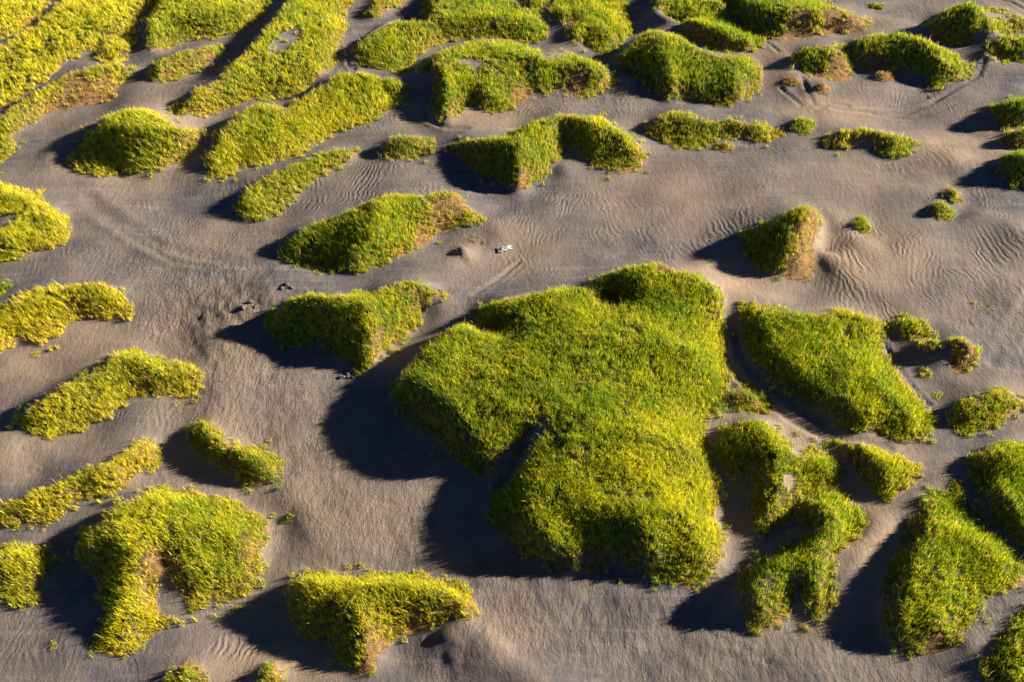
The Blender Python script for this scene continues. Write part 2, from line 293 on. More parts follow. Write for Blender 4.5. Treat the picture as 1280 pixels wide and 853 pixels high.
dune("arched mound with a dense orange seed-head crest, reaching in from the left edge",
     [(-50,405),(0,383),(23,374),(56,363),(84,358),(113,355),(135,356),(152,369),(166,386),(162,394),(141,399),(121,397),(108,394),(93,398),(79,406),(68,421),(53,424),(31,417),(11,428),(0,436),(-50,455)],
     [[(-40,402,1.6),(0,386,1.9),(23,377,2.1),(56,367,2.2),(84,361,2.3),(113,358,2.2),(136,361,1.8),(156,380,1.)]], yel=.55, dry=.06)
dune("long tussocky mound slanting up right, with a small round head at its end",
     [(25,524),(42,510),(73,493),(107,473),(135,457),(146,445),(169,437),(180,445),(200,454),(210,466),(222,455),(242,459),(252,473),(248,488),(231,496),(214,493),(191,493),(163,499),(149,510),(124,524),(104,533),(84,541),(68,552),(53,547),(37,541),(28,532)],
     [[(30,522,1.6),(45,510,2.2),(73,496,2.4),(107,476,2.5),(135,460,2.5),(165,443,2.6),(185,456,2.2),(205,475,1.4)],[(218,462,1.6),(242,470,1.4)]], yel=.45, dry=.05)
dune("short curved mound like a caterpillar with shaded left side, under the long tussocky mound",
     [(243,541),(250,531),(260,528),(273,538),(281,552),(304,558),(322,562),(340,572),(346,584),(338,602),(325,605),(312,601),(296,589),(276,580),(259,566),(248,558)],
     [[(248,538,1.8),(260,534,2.1),(274,552,2.1),(305,566,2.1),(332,580,1.6)]], yel=.1)
dune("straight tapering grass strip running from the left edge up to a pointed right tip",
     [(-40,650),(0,634),(28,625),(68,609),(107,594),(135,586),(160,566),(180,554),(195,564),(194,580),(169,592),(158,609),(135,623),(107,625),(84,637),(65,654),(34,651),(11,656),(0,658),(-40,672)],
     [[(-35,650,1.5),(0,637,1.6),(28,628,1.7),(68,612,1.8),(107,597,1.9),(135,589,2.),(162,569,2.1),(182,560,1.7)]], yel=.45, dry=.05)
dune("bushy yellow mound with a broad domed top and a tail hanging down left",
     [(102,689),(107,671),(128,656),(148,636),(178,624),(202,613),(225,618),(255,624),(282,622),(308,636),(329,650),(333,668),(323,692),(320,725),(311,736),(291,748),(267,745),(250,762),(240,752),(232,738),(222,726),(208,718),(202,728),(190,745),(196,766),(208,778),(202,787),(178,802),(157,819),(142,819),(125,816),(112,808),(128,784),(136,766),(130,748),(128,722),(112,707)],
     [[(110,682,2.4),(130,662,3.),(150,643,3.),(178,630,2.8),(215,623,2.6)],[(150,660,3.2),(180,690,3.4),(175,720,2.8),(160,755,2.2),(150,795,1.4)],[(210,670,3.),(260,655,2.6),(300,675,2.1)],[(185,700,3.3),(206,708,2.2),(225,715,1.6),(270,720,1.4)]],
     yel=.6, dryspots=[(205,712,14),(235,742,10)])
dune("small ragged yellow mound at the left edge, left of the bushy domed one",
     [(-50,690),(0,686),(24,695),(44,685),(59,695),(68,710),(56,719),(47,733),(44,751),(18,748),(0,745),(-50,742)], [[(-40,700,1.5),(5,697,1.6),(40,702,1.4)]], yel=.5, dens=.85)
dune("spiky bent mound at the head of a curving pale sand crest",
     [(369,735),(387,718),(410,717),(441,728),(469,724),(500,723),(537,728),(565,733),(587,749),(593,769),(582,777),(562,775),(545,786),(522,785),(500,792),(477,811),(466,822),(455,842),(441,834),(424,822),(413,803),(387,794),(368,772)],
     [[(374,738,2.),(390,729,2.6),(430,742,3.),(452,768,3.),(462,800,2.2),(456,832,1.)],[(430,738,3.),(470,734,2.9),(510,736,2.8),(560,744,2.4),(586,762,1.8)]], yel=.2, dry=.05, dryspots=[(470,815,14),(520,782,14),(455,835,9)])
dune("top of a green tuft showing over the bottom edge at left",
     [(212,872),(219,846),(237,831),(250,837),(258,852),(262,875)], [[(224,846,1.2),(240,840,1.4)]], yel=.2)
dune("tiny pale tuft poking over the bottom edge, right of the green one",
     [(316,872),(320,850),(329,836),(341,832),(348,846),(348,872)], [[(325,842,1.1),(340,840,1.1)]], yel=.4, dens=.8)

def tuft(label, x, y, r=5, **k):
    pts = [(x + r * math.cos(a) * (1 + .2 * math.sin(3 * a + x)), y + .75 * r * math.sin(a)) for a in np.arange(8) * math.pi / 4]
    dune(label, pts, [], cat="grass tuft", name="grass_tuft", group=T, base=.1, **dict(dict(ln=.55, dens=.9), **k))
tuft("single green sprig alone on the lined sand at the lower left edge", 69, 809, 4)
tuft("single dark sprig on the smooth sand hollow right of the bushy domed mound", 360, 645, 4)
tuft("yellow sprig on the sand under the straight tapering strip", 54, 665, 3, dry=.5)
tuft("faint sprig beside a dent in the sand at the left edge, under the straight strip", 28, 666, 5, dens=.5)
tuft("small green sprig on the bare slope below the orange-crested arched mound", 44, 443, 4)
tuft("left of three dry specks on the flat sand above the orange-cliffed mound", 1216, 402, 5, dry=.5, dens=.5)
tuft("top of three dry specks on the flat sand above the orange-cliffed mound", 1221, 381, 5, dry=.5, dens=.5)
tuft("right of three dry specks on the flat sand above the orange-cliffed mound", 1237, 386, 5, dry=.4, dens=.5)
tuft("small grey-green sprig below the orange-cliffed mound", 1158, 466, 7, dens=.7)
tuft("pale thin sprig above the right-edge sand saddle, near the oval mound", 1172, 491, 7, dens=.5, dry=.2)
tuft("dry speck on the sand tail of the tall sharp wedge mound", 1031, 315, 5, dry=.7, dens=.6)
tuft("bright sprig standing just above the broad kite-shaped mound", 1192, 611, 5)
tuft("orange sprig between the two feet of the S-shaped forked mound", 1004, 782, 5, dry=.7, dens=.7)
tuft("thin yellow sprig on the sand between the kite-shaped mound and the corner mound", 1247, 792, 6, dry=.3, dens=.5)
tuft("low sparse grass fringe left of the short triangular mound", 1040, 556, 10, dens=.5)
tuft("sparse green sprig between the giant mound and the hook-shaped mound", 912, 512, 8, dens=.5)

tuft("pale straw flecks on the sand below the foot of the long tussocky mound", 38, 563, 7, dry=.9, dens=.4, ln=.3)
tuft("pale straw flecks strewn above the straight tapering strip, by the left edge", 45, 590, 8, dry=.9, dens=.35, ln=.3)

# sand relief: (x, y, metres) lines
SAND = [
 [(556,778,1.7),(585,783,1.75),(612,800,1.6),(642,828,1.4),(680,862,1.1)],       # pale curving crest, bottom
 [(510,825,.3),(530,822,.35),(552,838,.3),(570,858,.2),(580,880,.1)],                                    # bowl below it
 [(770,88,.3),(791,98,1.3),(806,112,1.0),(820,124,.3)],                         # spur by the saddle mound
 [(350,600,.7),(376,635,.8),(400,672,.8),(415,700,.5)],[(335,650,.0),(350,695,.0)],
 [(255,470,.3),(275,500,1.),(290,515,.9),(340,560,.2)],
 [(0,480,.4),(60,460,.5),(140,425,.5)],[(20,600,.3),(120,545,.4),(200,510,.5),(225,520,.3)],
 [(165,120,.8),(120,160,.9),(60,190,.9),(40,215,.6)],[(140,210,-.2),(180,240,-.3),(240,235,-.2)],
 [(606,272,.7),(625,292,.6),(640,312,.3)],[(578,284,.8),(590,305,.5),(600,328,.1)],
 [(1023,290,2.2),(1040,320,1.3),(1070,350,1.),(1120,360,.8)],[(1040,265,.9),(1100,320,1.2),(1150,300,1.1),(1230,260,1.4),(1290,300,1.2)],
 [(1130,350,.9),(1200,360,.7),(1280,350,.9)],[(900,345,.1),(960,368,.0),(1100,385,0.)],
 [(1150,170,.2),(1190,195,1.),(1215,215,.9)],[(1040,240,.3),(940,230,.4),(860,230,.4)],
 [(1100,160,-.2),(1160,150,-.2),(1220,170,-.1)],
 [(700,200,1.4),(715,220,.5)],[(680,290,.1),(760,310,.0),(860,330,.1)],
 [(1115,100,-.2),(1135,100,-.3),(1152,104,-.2)],[(1150,600,.5),(1190,600,.8),(1230,560,.4)],[(1100,650,.9),(1070,700,.9),(1045,740,.6)],
 [(240,400,.5),(270,430,.7),(300,460,.5)],[(260,370,.4),(300,380,.9),(320,395,.4)],
 [(960,620,.1),(940,690,.2)],[(880,690,1.3),(905,700,.8)],[(1200,795,1.1),(1215,790,.9)],
 [(676,546,2.9),(655,560,2.3),(632,580,1.5),(610,602,.4)],
 [(470,100,.1),(530,180,.0)],[(520,190,.5),(600,240,.4)],
 [(440,60,.1),(470,30,.0)],
]

# ------------------------------------------------------------------ height field (0.4 m lattice, membrane through crest and foot lines)
GX0, GX1, GY0, GY1, CS = -104.0, 104.0, 14.0, 182.0, 0.4
nx = int((GX1 - GX0) / CS) + 1; ny = int((GY1 - GY0) / CS) + 1
gx = GX0 + np.arange(nx) * CS; gy = GY0 + np.arange(ny) * CS
XX, YY = np.meshgrid(gx, gy, indexing='ij')

def seg_sample(line, step=0.2):
    out = []
    for (a, b) in zip(line[:-1], line[1:]):
        n = max(2, int(math.hypot(b[0] - a[0], b[1] - a[1]) / step))
        t = np.linspace(0, 1, n)[:, None]
        out.append(np.array(a)[None] * (1 - t) + np.array(b)[None] * t)
    return np.concatenate(out)

con = np.zeros((nx, ny)); cw = np.zeros((nx, ny))
def constrain(line3, weight=1.0):
    P = seg_sample(line3)
    i = np.round((P[:, 0] - GX0) / CS).astype(int); j = np.round((P[:, 1] - GY0) / CS).astype(int)
    ok = (i >= 0) & (i < nx) & (j >= 0) & (j < ny)
    np.add.at(con, (i[ok], j[ok]), P[ok, 2] * weight); np.add.at(cw, (i[ok], j[ok]), weight)

def densify(pts, step):
    out = []
    n = len(pts)
    for i in range(n):
        a, b = np.array(pts[i], float), np.array(pts[(i + 1) % n], float)
        k = max(1, int(np.hypot(*(b[:2] - a[:2])) / step))
        for q in range(k): out.append(tuple(a[:2] + (b[:2] - a[:2]) * q / k) + ((float(a[2] + (b[2] - a[2]) * q / k),) if len(a) == 3 and len(b) == 3 else ()))
    return out

def ridge_h(m, x, y):
    best = None
    for r in m['ridges']:
        for a, b in zip(r[:-1], r[1:]):
            ex, ey = b[0] - a[0], b[1] - a[1]
            t = min(1, max(0, ((x - a[0]) * ex + (y - a[1]) * ey) / (ex * ex + ey * ey + 1e-9)))
            d = math.hypot(x - a[0] - t * ex, y - a[1] - t * ey)
            if best is None or d < best[0]: best = (d, a[2] + t * (b[2] - a[2]), a[1] + t * ey)
    if best is None: return m['base']
    d, h, ry = best
    w = max(0.0, min(1.0, (9.0 - d) / 4.5)) * max(0.0, min(1.0, 1 - (y - ry - 2.0) / 3.0))     # feet on the near side stay down
    return m['base'] * (1 - w) + h * w * 0.94

grassmask = np.zeros((nx, ny), bool)
for m in M:
    dense = densify(m['outline'], 4.0)
    hs = [q[2] if len(q) == 3 else ridge_h(m, *q) for q in dense]
    dense = [q[:2] for q in dense]
    m['poly'] = [at(x, y, h) for (x, y), h in zip(dense, hs)]
    loop = [(p[0], p[1], h) for p, h in zip(m['poly'], hs)]
    constrain(loop + loop[:1], 0.3)
    for r in m['ridges']:
        if len(r) > 1: constrain([at(x, y, h) + (h,) for x, y, h in r], 3.0)
    m['whole'] = inside(m['poly'], XX, YY)
    m['holepoly'] = [[at(x, y, ridge_h(m, x, y) if not m['ridges'] else np.mean([q[2] for r in m['ridges'] for q in r]) * .8) for x, y in densify(h, 4)] for h in m['holes']]
    grassmask |= m['whole']
for s in SAND: constrain([at(x, y, h) + (h,) for x, y, h in s], 0.5)

fixed = cw > 0
val = np.where(fixed, con / np.maximum(cw, 1e-9), 0)
# distance into the grass, cells
dist = np.zeros((nx, ny)); cur = grassmask.copy()
for k in range(8):
    dist += cur
    e = cur.copy()
    e[1:] &= cur[:-1]; e[:-1] &= cur[1:]; e[:, 1:] &= cur[:, :-1]; e[:, :-1] &= cur[:, 1:]
    cur = e
src = np.where((dist > 0) & (dist < 6), 0.05, 0.0)              # rounds the shoulders
lam = np.where(grassmask, 0.0, 1.0 / 4.2 ** 2)
def solve(u, fx, vl, sr, lm, h, it):
    for _ in range(it):
        p = np.pad(u, 1, mode='edge')
        n = p[:-2, 1:-1] + p[2:, 1:-1] + p[1:-1, :-2] + p[1:-1, 2:] + sr * h * h
        u = n / (4 + lm * h * h)
        u = np.where(fx, vl, u)
    return u
u = None
for f in (8, 4, 2, 1):
    if f > 1:
        mx, my = nx // f * f, ny // f * f
        blk = lambda a: a[:mx, :my].reshape(mx // f, f, my // f, f)
        c = blk(cw).sum((1, 3)); v = blk(con).sum((1, 3)); fx = c > 0; vl = np.where(fx, v / np.maximum(c, 1e-9), 0)
        sr = blk(src).mean((1, 3)); lm = blk(lam).mean((1, 3))
    else:
        fx, vl, sr, lm = fixed, val, src, lam
    if u is None: u = np.zeros(fx.shape)
    else:
        u = np.repeat(np.repeat(u, 2, 0), 2, 1)
        a = np.zeros(fx.shape); q = (min(a.shape[0], u.shape[0]), min(a.shape[1], u.shape[1]))
        a[:] = 0; a[:q[0], :q[1]] = u[:q[0], :q[1]]; u = a
    u = solve(u, fx, vl, sr, lm, CS * f, 160 if f > 1 else 120)
def blur(a, n=1):
    for _ in range(n):
        p = np.pad(a, 1, mode='edge'); a = (p[:-2, 1:-1] + 2 * p[1:-1, 1:-1] + p[2:, 1:-1]) / 4
        p = np.pad(a, 1, mode='edge'); a = (p[1:-1, :-2] + 2 * p[1:-1, 1:-1] + p[1:-1, 2:]) / 4
    return a
HG = np.where(grassmask, blur(u, 1), blur(u, 4))
HG = np.where(grassmask, HG, blur(HG, 1))
MGs = blur(grassmask.astype(float), 3)
HG += 0.30 * (fbm(XX, YY, 14, 1) - .5) + (1 - MGs) * (1.5 * (fbm(XX * .8 + YY * .5, (YY * .9 - XX * .5) * 1.5, 11, 3, 2) - .5) + .28 * (noise(XX * .8 + YY * .5, (YY * .9 - XX * .5) * 1.3, 4.2, 0) - .5)) + np.where(grassmask, 0.45 * (fbm(XX, YY, 3.2, 2) - .5) + .14 * (noise(XX, YY, 1.5, 5) - .5), 0.12 * (noise(XX, YY, 3.2, 2) - .5))
MG = blur(grassmask.astype(float), 1)
edge = np.minimum(np.minimum(XX - GX0, GX1 - XX), np.minimum(YY - GY0, GY1 - YY))
HG *= sstep(0, 6, edge)

def bil(A, x, y):
    u_ = np.clip((x - GX0) / CS, 0, nx - 1.001); v_ = np.clip((y - GY0) / CS, 0, ny - 1.001)
    i = u_.astype(int); j = v_.astype(int); fx = u_ - i; fy = v_ - j
    return (A[i, j] * (1 - fx) + A[i + 1, j] * fx) * (1 - fy) + (A[i, j + 1] * (1 - fx) + A[i + 1, j + 1] * fx) * fy

# tyre tracks and footprints pressed into the sand
TRACKS = [  # (points in pixels, half width m, depth m)
 ([(1000,104),(1010,125),(1016,136)],.3,.07),([(1228,82),(1222,98),(1196,112),(1165,128),(1135,138),(1100,141),(1040,140)],.32,.09),
 ([(1060,136),(1040,134),(1025,139),(1015,142)],.28,.07),([(1160,120),(1120,131),(1060,137),(1020,139)],.25,.06),
 ([(1230,120),(1180,136),(1140,145),(1090,142)],.25,.06),([(975,115),(990,128),(1000,137)],.28,.06),
 ([(955,55),(965,64),(972,72)],.25,.06),
 ([(648,330),(628,350),(606,368),(592,376)],.3,.07),([(655,334),(636,352),(612,372)],.22,.05),
 ([(515,20),(490,32),(470,44),(450,58),(438,70),(436,84),(446,95)],.3,.1),([(508,22),(486,34),(462,48),(446,60),(440,74),(445,90)],.22,.08),
 ([(1310,330),(1290,365),(1270,400),(1250,430),(1240,455)],.5,.07),([(1320,345),(1300,372),(1282,402),(1262,432)],.4,.06),
 ([(920,420),(925,440),(940,465),(965,490),(1000,515),(1040,540)],.5,.1),([(905,430),(905,455),(925,478),(955,500),(985,530),(1040,552),(1110,562)],.4,.1),
 ([(1240,4),(1262,10),(1285,24)],.3,.08),([(1250,-2),(1275,8),(1290,16)],.3,.08),
 ([(900,795),(912,815),(930,832)],.22,.04),([(880,770),(888,790),(896,800)],.3,.05),([(905,800),(935,812),(960,828)],.22,.06),
 ([(110,250),(140,275),(200,310),(260,325),(330,342)],.8,.08),([(150,290),(220,330),(300,345)],.4,.06),
 ([(528,140),(545,158),(560,168),(585,170)],.35,.08),([(500,150),(530,150),(550,165)],.3,.06),
 ([(1105,428),(1112,440),(1130,470),(1150,495),(1160,505)],.3,.08),
]
PRINTS = [([(938,225),(960,205),(985,192),(1020,182)],.3),([(930,258),(955,240),(975,222)],.3),([(1118,36),(1130,24),(1145,12),(1160,4)],.4),([(1122,30),(1140,14)],.5),
          ([(905,360),(915,375),(920,392)],.35),([(922,428),(935,452),(950,470),(975,500)],.4),([(1112,440),(1125,462),(1140,482)],.35),
          ([(1015,510),(1060,540),(1130,562)],.4),([(855,185),(880,205),(905,215)],.25)]
def press(X, Y):
    d = np.zeros(X.shape)
    for pts, w, dp in TRACKS:
        P = [at(x, y) for x, y in pts]
        xs = [p[0] for p in P]; ys = [p[1] for p in P]
        s = (X > min(xs) - 3) & (X < max(xs) + 3) & (Y > min(ys) - 3) & (Y < max(ys) + 3)
        q = polydist(P, X[s], Y[s], False) / w
        d[s] += 1.5 * dp * (-np.exp(-q * q) + .55 * np.exp(-(q - 1.7) ** 2 * 1.6)) * (0.5 + noise(X[s], Y[s], 2.5, 4))
    r = np.random.default_rng(5)
    for pts, sp in PRINTS:
        P = seg_sample([at(x, y) for x, y in pts], 0.62)
        for k, p in enumerate(P):
            px, py = p[0] + r.normal(0, .2), p[1] + r.normal(0, .2)
            s = (np.abs(X - px) < .8) & (np.abs(Y - py) < .8)
            q = ((X[s] - px) ** 2 + (Y[s] - py) ** 2) / .028
            d[s] += -.08 * np.exp(-q) + .03 * np.exp(-(np.sqrt(q) - 1.9) ** 2)
    return d

# rough / rippled sand zones: (x, y, rx, ry, kind)
ROUGH = [(285,390,60,38,1.5),(265,375,70,50,1.),(300,450,70,60,.9),(330,520,60,60,.6),(430,560,90,60,.45),(520,690,70,60,.6),(640,740,90,40,.9),(750,770,120,50,.9),(880,820,140,40,.7),(1060,830,110,35,.5),(430,640,90,60,.4),(110,590,0.1,0.1,0),(700,85,0.1,.1,0),(745,120,60,25,.4),(575,815,50,30,.9),(200,330,60,30,.4),(1240,400,50,60,.3),(1250,760,50,40,.5),(620,390,30,12,.5),(380,450,30,8,.6),(300,385,40,20,1.)]
RIPPLE = [(365,245,80,30,1.),(470,225,90,25,1.),(455,140,60,25,.7),(330,300,60,20,.5),(180,275,60,25,.5),(680,270,90,35,.7),(770,115,50,22,1.),(690,130,60,20,.6),(900,290,50,35,.9),(820,300,80,30,.6),(1090,345,60,55,1.),(1060,375,50,22,.9),(1220,320,80,60,.9),(1200,110,60,25,.6),(1140,115,60,16,.6),(1240,240,50,20,.6),(185,515,40,22,1.),(220,600,40,22,.9),(60,790,90,50,.7),(260,800,90,45,1.),(1000,820,80,40,.6),(1200,60,5,5,0),(1110,760,30,40,.8),(1060,790,60,25,.7),(40,315,50,20,.6),(640,325,70,25,.5),(880,740,40,14,.9),(560,255,60,20,.5),(1170,205,60,20,.4),(650,105,50,16,.5),(960,645,40,16,.8),(1150,440,40,30,.4),(360,780,60,40,.5),(90,330,60,20,.5),(940,190,40,10,.5)]
WARM = [(190,190,60,45,.7),(100,190,40,30,.5),(1190,190,70,22,.8),(1150,215,80,25,.4),(1070,320,70,50,.6),(1110,400,80,20,.4),(920,350,60,30,.8),(850,250,100,35,.3),(1050,590,120,70,.5),(900,560,30,90,.8),(1090,690,40,80,.8),(620,800,60,40,.4),(70,460,90,40,.6),(110,420,60,20,.6),(40,560,80,40,.4),(640,310,60,30,.3),(600,150,80,20,.5),(580,150,40,15,.5),(880,700,30,30,.5),(300,300,80,30,.3),(260,420,80,60,.4),(450,600,160,90,.35),(1240,500,60,40,.4),(1030,140,60,15,.6),(960,70,30,40,.5),(260,560,50,40,.5),(490,430,30,30,.3),(350,840,90,30,.6)]
def zones(Z, X, Y):
    a = np.zeros(X.shape)
    for px, py, rx, ry, s in Z:
        if s == 0: continue
        cx, cy = at(px, py); ex = abs(at(px + rx, py)[0] - cx); ey = abs(at(px, py - ry)[1] - at(px, py + ry)[1]) / 2
        sel = (np.abs(X - cx) < 2 * ex) & (np.abs(Y - cy) < 2 * ey)
        q = ((X[sel] - cx) / ex) ** 2 + ((Y[sel] - cy) / ey) ** 2
        a[sel] = np.maximum(a[sel], s * np.exp(-q * q * .55))
    return a

FS = 0.25
fx_ = GX0 + np.arange(int((GX1 - GX0) / FS) + 1) * FS; fy_ = GY0 + np.arange(int((GY1 - GY0) / FS) + 1) * FS
FX, FY = np.meshgrid(fx_, fy_, indexing='ij')
FH = bil(HG, FX, FY)
FRough = zones(ROUGH, FX, FY); FRip = zones(RIPPLE, FX, FY); FWarm = zones(WARM, FX, FY)
FM = bil(MG, FX, FY)
FH += FRough * (FM < .3) * (0.18 * (np.abs(noise(FX * .8 + FY * .6, (FY * .8 - FX * .6) * .55, 1.3, 3) - .5)) + 0.16 * (noise(FX * .8 + FY * .6, (FY * .8 - FX * .6) * .5, .8, 0) - .5) + 0.14 * (noise(FX, FY, .55, 1) - .5))
FH += (FM < .3) * (0.05 * (noise(FX, FY, 2.0, 0) - .5) + 0.02 * (noise(FX, FY, .8, 5) - .5))
for _ in range(3):                      # sand cannot stand steeper than its angle of rest: ease single-cell pits
    lim = blur(FH, 2)
    FH = np.where(FM < .3, np.clip(FH, lim - .022, lim + .035), FH)
FH += press(FX, FY) * (FM < .2)
FAttr = np.stack([FRip, FRough, FWarm, np.zeros_like(FX)], -1)

def heightat(x, y):
    u_ = np.clip((x - GX0) / FS, 0, FH.shape[0] - 1.001); v_ = np.clip((y - GY0) / FS, 0, FH.shape[1] - 1.001)
    i = u_.astype(int); j = v_.astype(int); a = u_ - i; b = v_ - j
    return (FH[i, j] * (1 - a) + FH[i + 1, j] * a) * (1 - b) + (FH[i, j + 1] * (1 - a) + FH[i + 1, j + 1] * a) * b

# ------------------------------------------------------------------ materials
def node(nt, kind, **kw):
    n = nt.nodes.new(kind)
    for k, v in kw.items():
        if k.startswith('i_'): n.inputs[int(k[2:])].default_value = v
        else: setattr(n, k, v)
    return n
def mixc(nt, fac, a, b, mode='MIX'):
    n = nt.nodes.new("ShaderNodeMix"); n.data_type = 'RGBA'; n.blend_type = mode
    for s, v in ((0, fac), (6, a), (7, b)):
        if isinstance(v, (int, float)): n.inputs[s].default_value = v
        elif isinstance(v, tuple): n.inputs[s].default_value = (*v, 1)
        else: nt.links.new(v, n.inputs[s])
    return n.outputs[2]
def mth(nt, op, a, b=None, clamp=False):
    n = nt.nodes.new("ShaderNodeMath"); n.operation = op; n.use_clamp = clamp
    for s, v in ((0, a), (1, b)):
        if v is None: continue
        if isinstance(v, (int, float)): n.inputs[s].default_value = v
        else: nt.links.new(v, n.inputs[s])
    return n.outputs[0]
def ramp(nt, fac, a, b):
    n = nt.nodes.new("ShaderNodeMapRange"); n.inputs[1].default_value = a; n.inputs[2].default_value = b
    n.interpolation_type = 'SMOOTHSTEP'
    nt.links.new(fac, n.inputs[0]); return n.outputs[0]

def sand_material(name, soil=False):
    m = bpy.data.materials.new(name); m.use_nodes = True; nt = m.node_tree
    b = nt.nodes["Principled BSDF"]; b.inputs['Roughness'].default_value = .85; b.inputs['Specular IOR Level'].default_value = .2
    geo = nt.nodes.new("ShaderNodeNewGeometry"); pos = geo.outputs['Position']
    at_ = node(nt, "ShaderNodeAttribute", attribute_name="zone"); sp = nt.nodes.new("ShaderNodeSeparateColor"); nt.links.new(at_.outputs['Color'], sp.inputs[0])
    rip, rough, warm, soilw = sp.outputs[0], sp.outputs[1], sp.outputs[2], at_.outputs['Alpha']
    def nz(scale, detail=4, rough_=.55, vec=pos):
        n = node(nt, "ShaderNodeTexNoise"); n.inputs['Scale'].default_value = scale; n.inputs['Detail'].default_value = detail; n.inputs['Roughness'].default_value = rough_
        nt.links.new(vec, n.inputs['Vector']); return n.outputs['Fac']
    big = nz(.06, 3); mid = nz(.5, 5, .6); fine = nz(7, 5, .7)
    col = mixc(nt, ramp(nt, big, .35, .65), (.060, .060, .072), (.120, .101, .086))
    col = mixc(nt, mth(nt, 'MULTIPLY', ramp(nt, mid, .35, .7), .6), col, (.150, .122, .100))
    col = mixc(nt, mth(nt, 'MULTIPLY', warm, mth(nt, 'MULTIPLY_ADD', mid, 1.1)), col, (.24, .175, .115))
    spk = ramp(nt, fine, .62, .8)
    col = mixc(nt, mth(nt, 'MULTIPLY', spk, .5), col, (.24, .21, .18))
    dk = ramp(nt, nz(5, 4, .7), .62, .8)
    col = mixc(nt, mth(nt, 'MULTIPLY', dk, .45), col, (.030, .030, .036))
    # long wind streaks
    mp = node(nt, "ShaderNodeMapping"); mp.inputs['Scale'].default_value = (.12, 1.6, 1); mp.inputs['Rotation'].default_value = (0, 0, math.radians(24)); nt.links.new(pos, mp.inputs[0])
    st = nz(1, 4, .6, mp.outputs[0])
    col = mixc(nt, mth(nt, 'MULTIPLY', ramp(nt, st, .5, .75), .4), col, (.19, .16, .135))
    if soil:
        sn = nz(2.2, 4, .6)
        sc = mixc(nt, ramp(nt, sn, .35, .65), (.11, .07, .03), (.27, .155, .05))
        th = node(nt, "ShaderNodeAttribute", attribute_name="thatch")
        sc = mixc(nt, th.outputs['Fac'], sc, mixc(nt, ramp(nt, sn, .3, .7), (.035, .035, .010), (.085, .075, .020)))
        f = mth(nt, 'MULTIPLY', ramp(nt, mth(nt, 'ADD', soilw, mth(nt, 'MULTIPLY', mth(nt, 'SUBTRACT', sn, .5), .9)), .35, .75), 1.0)
        col = mixc(nt, f, col, sc)
    nt.links.new(col, b.inputs['Base Color'])
    # bump: wind ripples + grains + trampled lumps
    def wave(scale, rot, dist, ds):
        mp = node(nt, "ShaderNodeMapping"); mp.inputs['Rotation'].default_value = (0, 0, math.radians(rot)); nt.links.new(pos, mp.inputs[0])
        w = node(nt, "ShaderNodeTexWave"); w.wave_type = 'BANDS'; w.bands_direction = 'X'; w.wave_profile = 'SIN'
        w.inputs['Scale'].default_value = scale; w.inputs['Distortion'].default_value = dist; w.inputs['Detail'].default_value = 3; w.inputs['Detail Scale'].default_value = ds
        nt.links.new(mp.outputs[0], w.inputs['Vector']); return w.outputs['Fac']
    w1 = wave(.48, -12, 11, .9); w2 = wave(.60, 18, 12, .8)
    sel = ramp(nt, nz(.09, 2), .45, .55)
    wv = nt.nodes.new("ShaderNodeMix"); nt.links.new(sel, wv.inputs[0]); nt.links.new(w1, wv.inputs[2]); nt.links.new(w2, wv.inputs[3])
    patch = ramp(nt, nz(.22, 4), .42, .66)
    mpr = node(nt, "ShaderNodeMapping"); mpr.inputs['Scale'].default_value = (1.0, .42, .6); mpr.inputs['Rotation'].default_value = (0, 0, math.radians(-32)); nt.links.new(pos, mpr.inputs[0])
    crust = mth(nt, 'MULTIPLY', nz(1.0, 3, .6, mpr.outputs[0]), mth(nt, 'MULTIPLY', mth(nt, 'MULTIPLY', rough, rough), .95))
    hgt = mth(nt, 'MULTIPLY', mth(nt, 'MULTIPLY', wv.outputs[0], mth(nt, 'ADD', rip, .05)), mth(nt, 'MULTIPLY', patch, .08))
    l = mth(nt, 'MULTIPLY', nz(1.8, 5, .65), mth(nt, 'MULTIPLY_ADD', rough, .34)); 
    n_ = l.node; n_.inputs[1].default_value = 1
    ra = nt.nodes.new("ShaderNodeMath"); ra.operation = 'MULTIPLY_ADD'; nt.links.new(rough, ra.inputs[0]); ra.inputs[1].default_value = .85; ra.inputs[2].default_value = .13
    mpl = node(nt, "ShaderNodeMapping"); mpl.inputs['Scale'].default_value = (1.9, .95, 1.2); mpl.inputs['Rotation'].default_value = (0, 0, math.radians(-38)); nt.links.new(pos, mpl.inputs[0])
    lump = mth(nt, 'MULTIPLY', nz(1.0, 6, .72, mpl.outputs[0]), ra.outputs[0])
    grain = mth(nt, 'MULTIPLY', fine, .07)
    if soil:
        lump = mth(nt, 'ADD', lump, mth(nt, 'MULTIPLY', nz(4.5, 6, .75), mth(nt, 'MULTIPLY', soilw, .5)))
    hgt = mth(nt, 'ADD', mth(nt, 'ADD', mth(nt, 'ADD', hgt, crust), lump), grain)
    bp = node(nt, "ShaderNodeBump"); bp.inputs['Strength'].default_value = .9; bp.inputs['Distance'].default_value = 1.0
    nt.links.new(hgt, bp.inputs['Height']); nt.links.new(bp.outputs[0], b.inputs['Normal'])
    return m

def fix_madd(nt):
    for n in nt.nodes:
        if n.bl_idname == 'ShaderNodeMath' and n.operation == 'MULTIPLY_ADD' and not n.inputs[2].is_linked and n.inputs[2].default_value == .5:
            n.inputs[2].default_value = .3
mat_sand = sand_material("dark_volcanic_sand"); fix_madd(mat_sand.node_tree)
mat_soil = sand_material("root_bound_soil", True); fix_madd(mat_soil.node_tree)

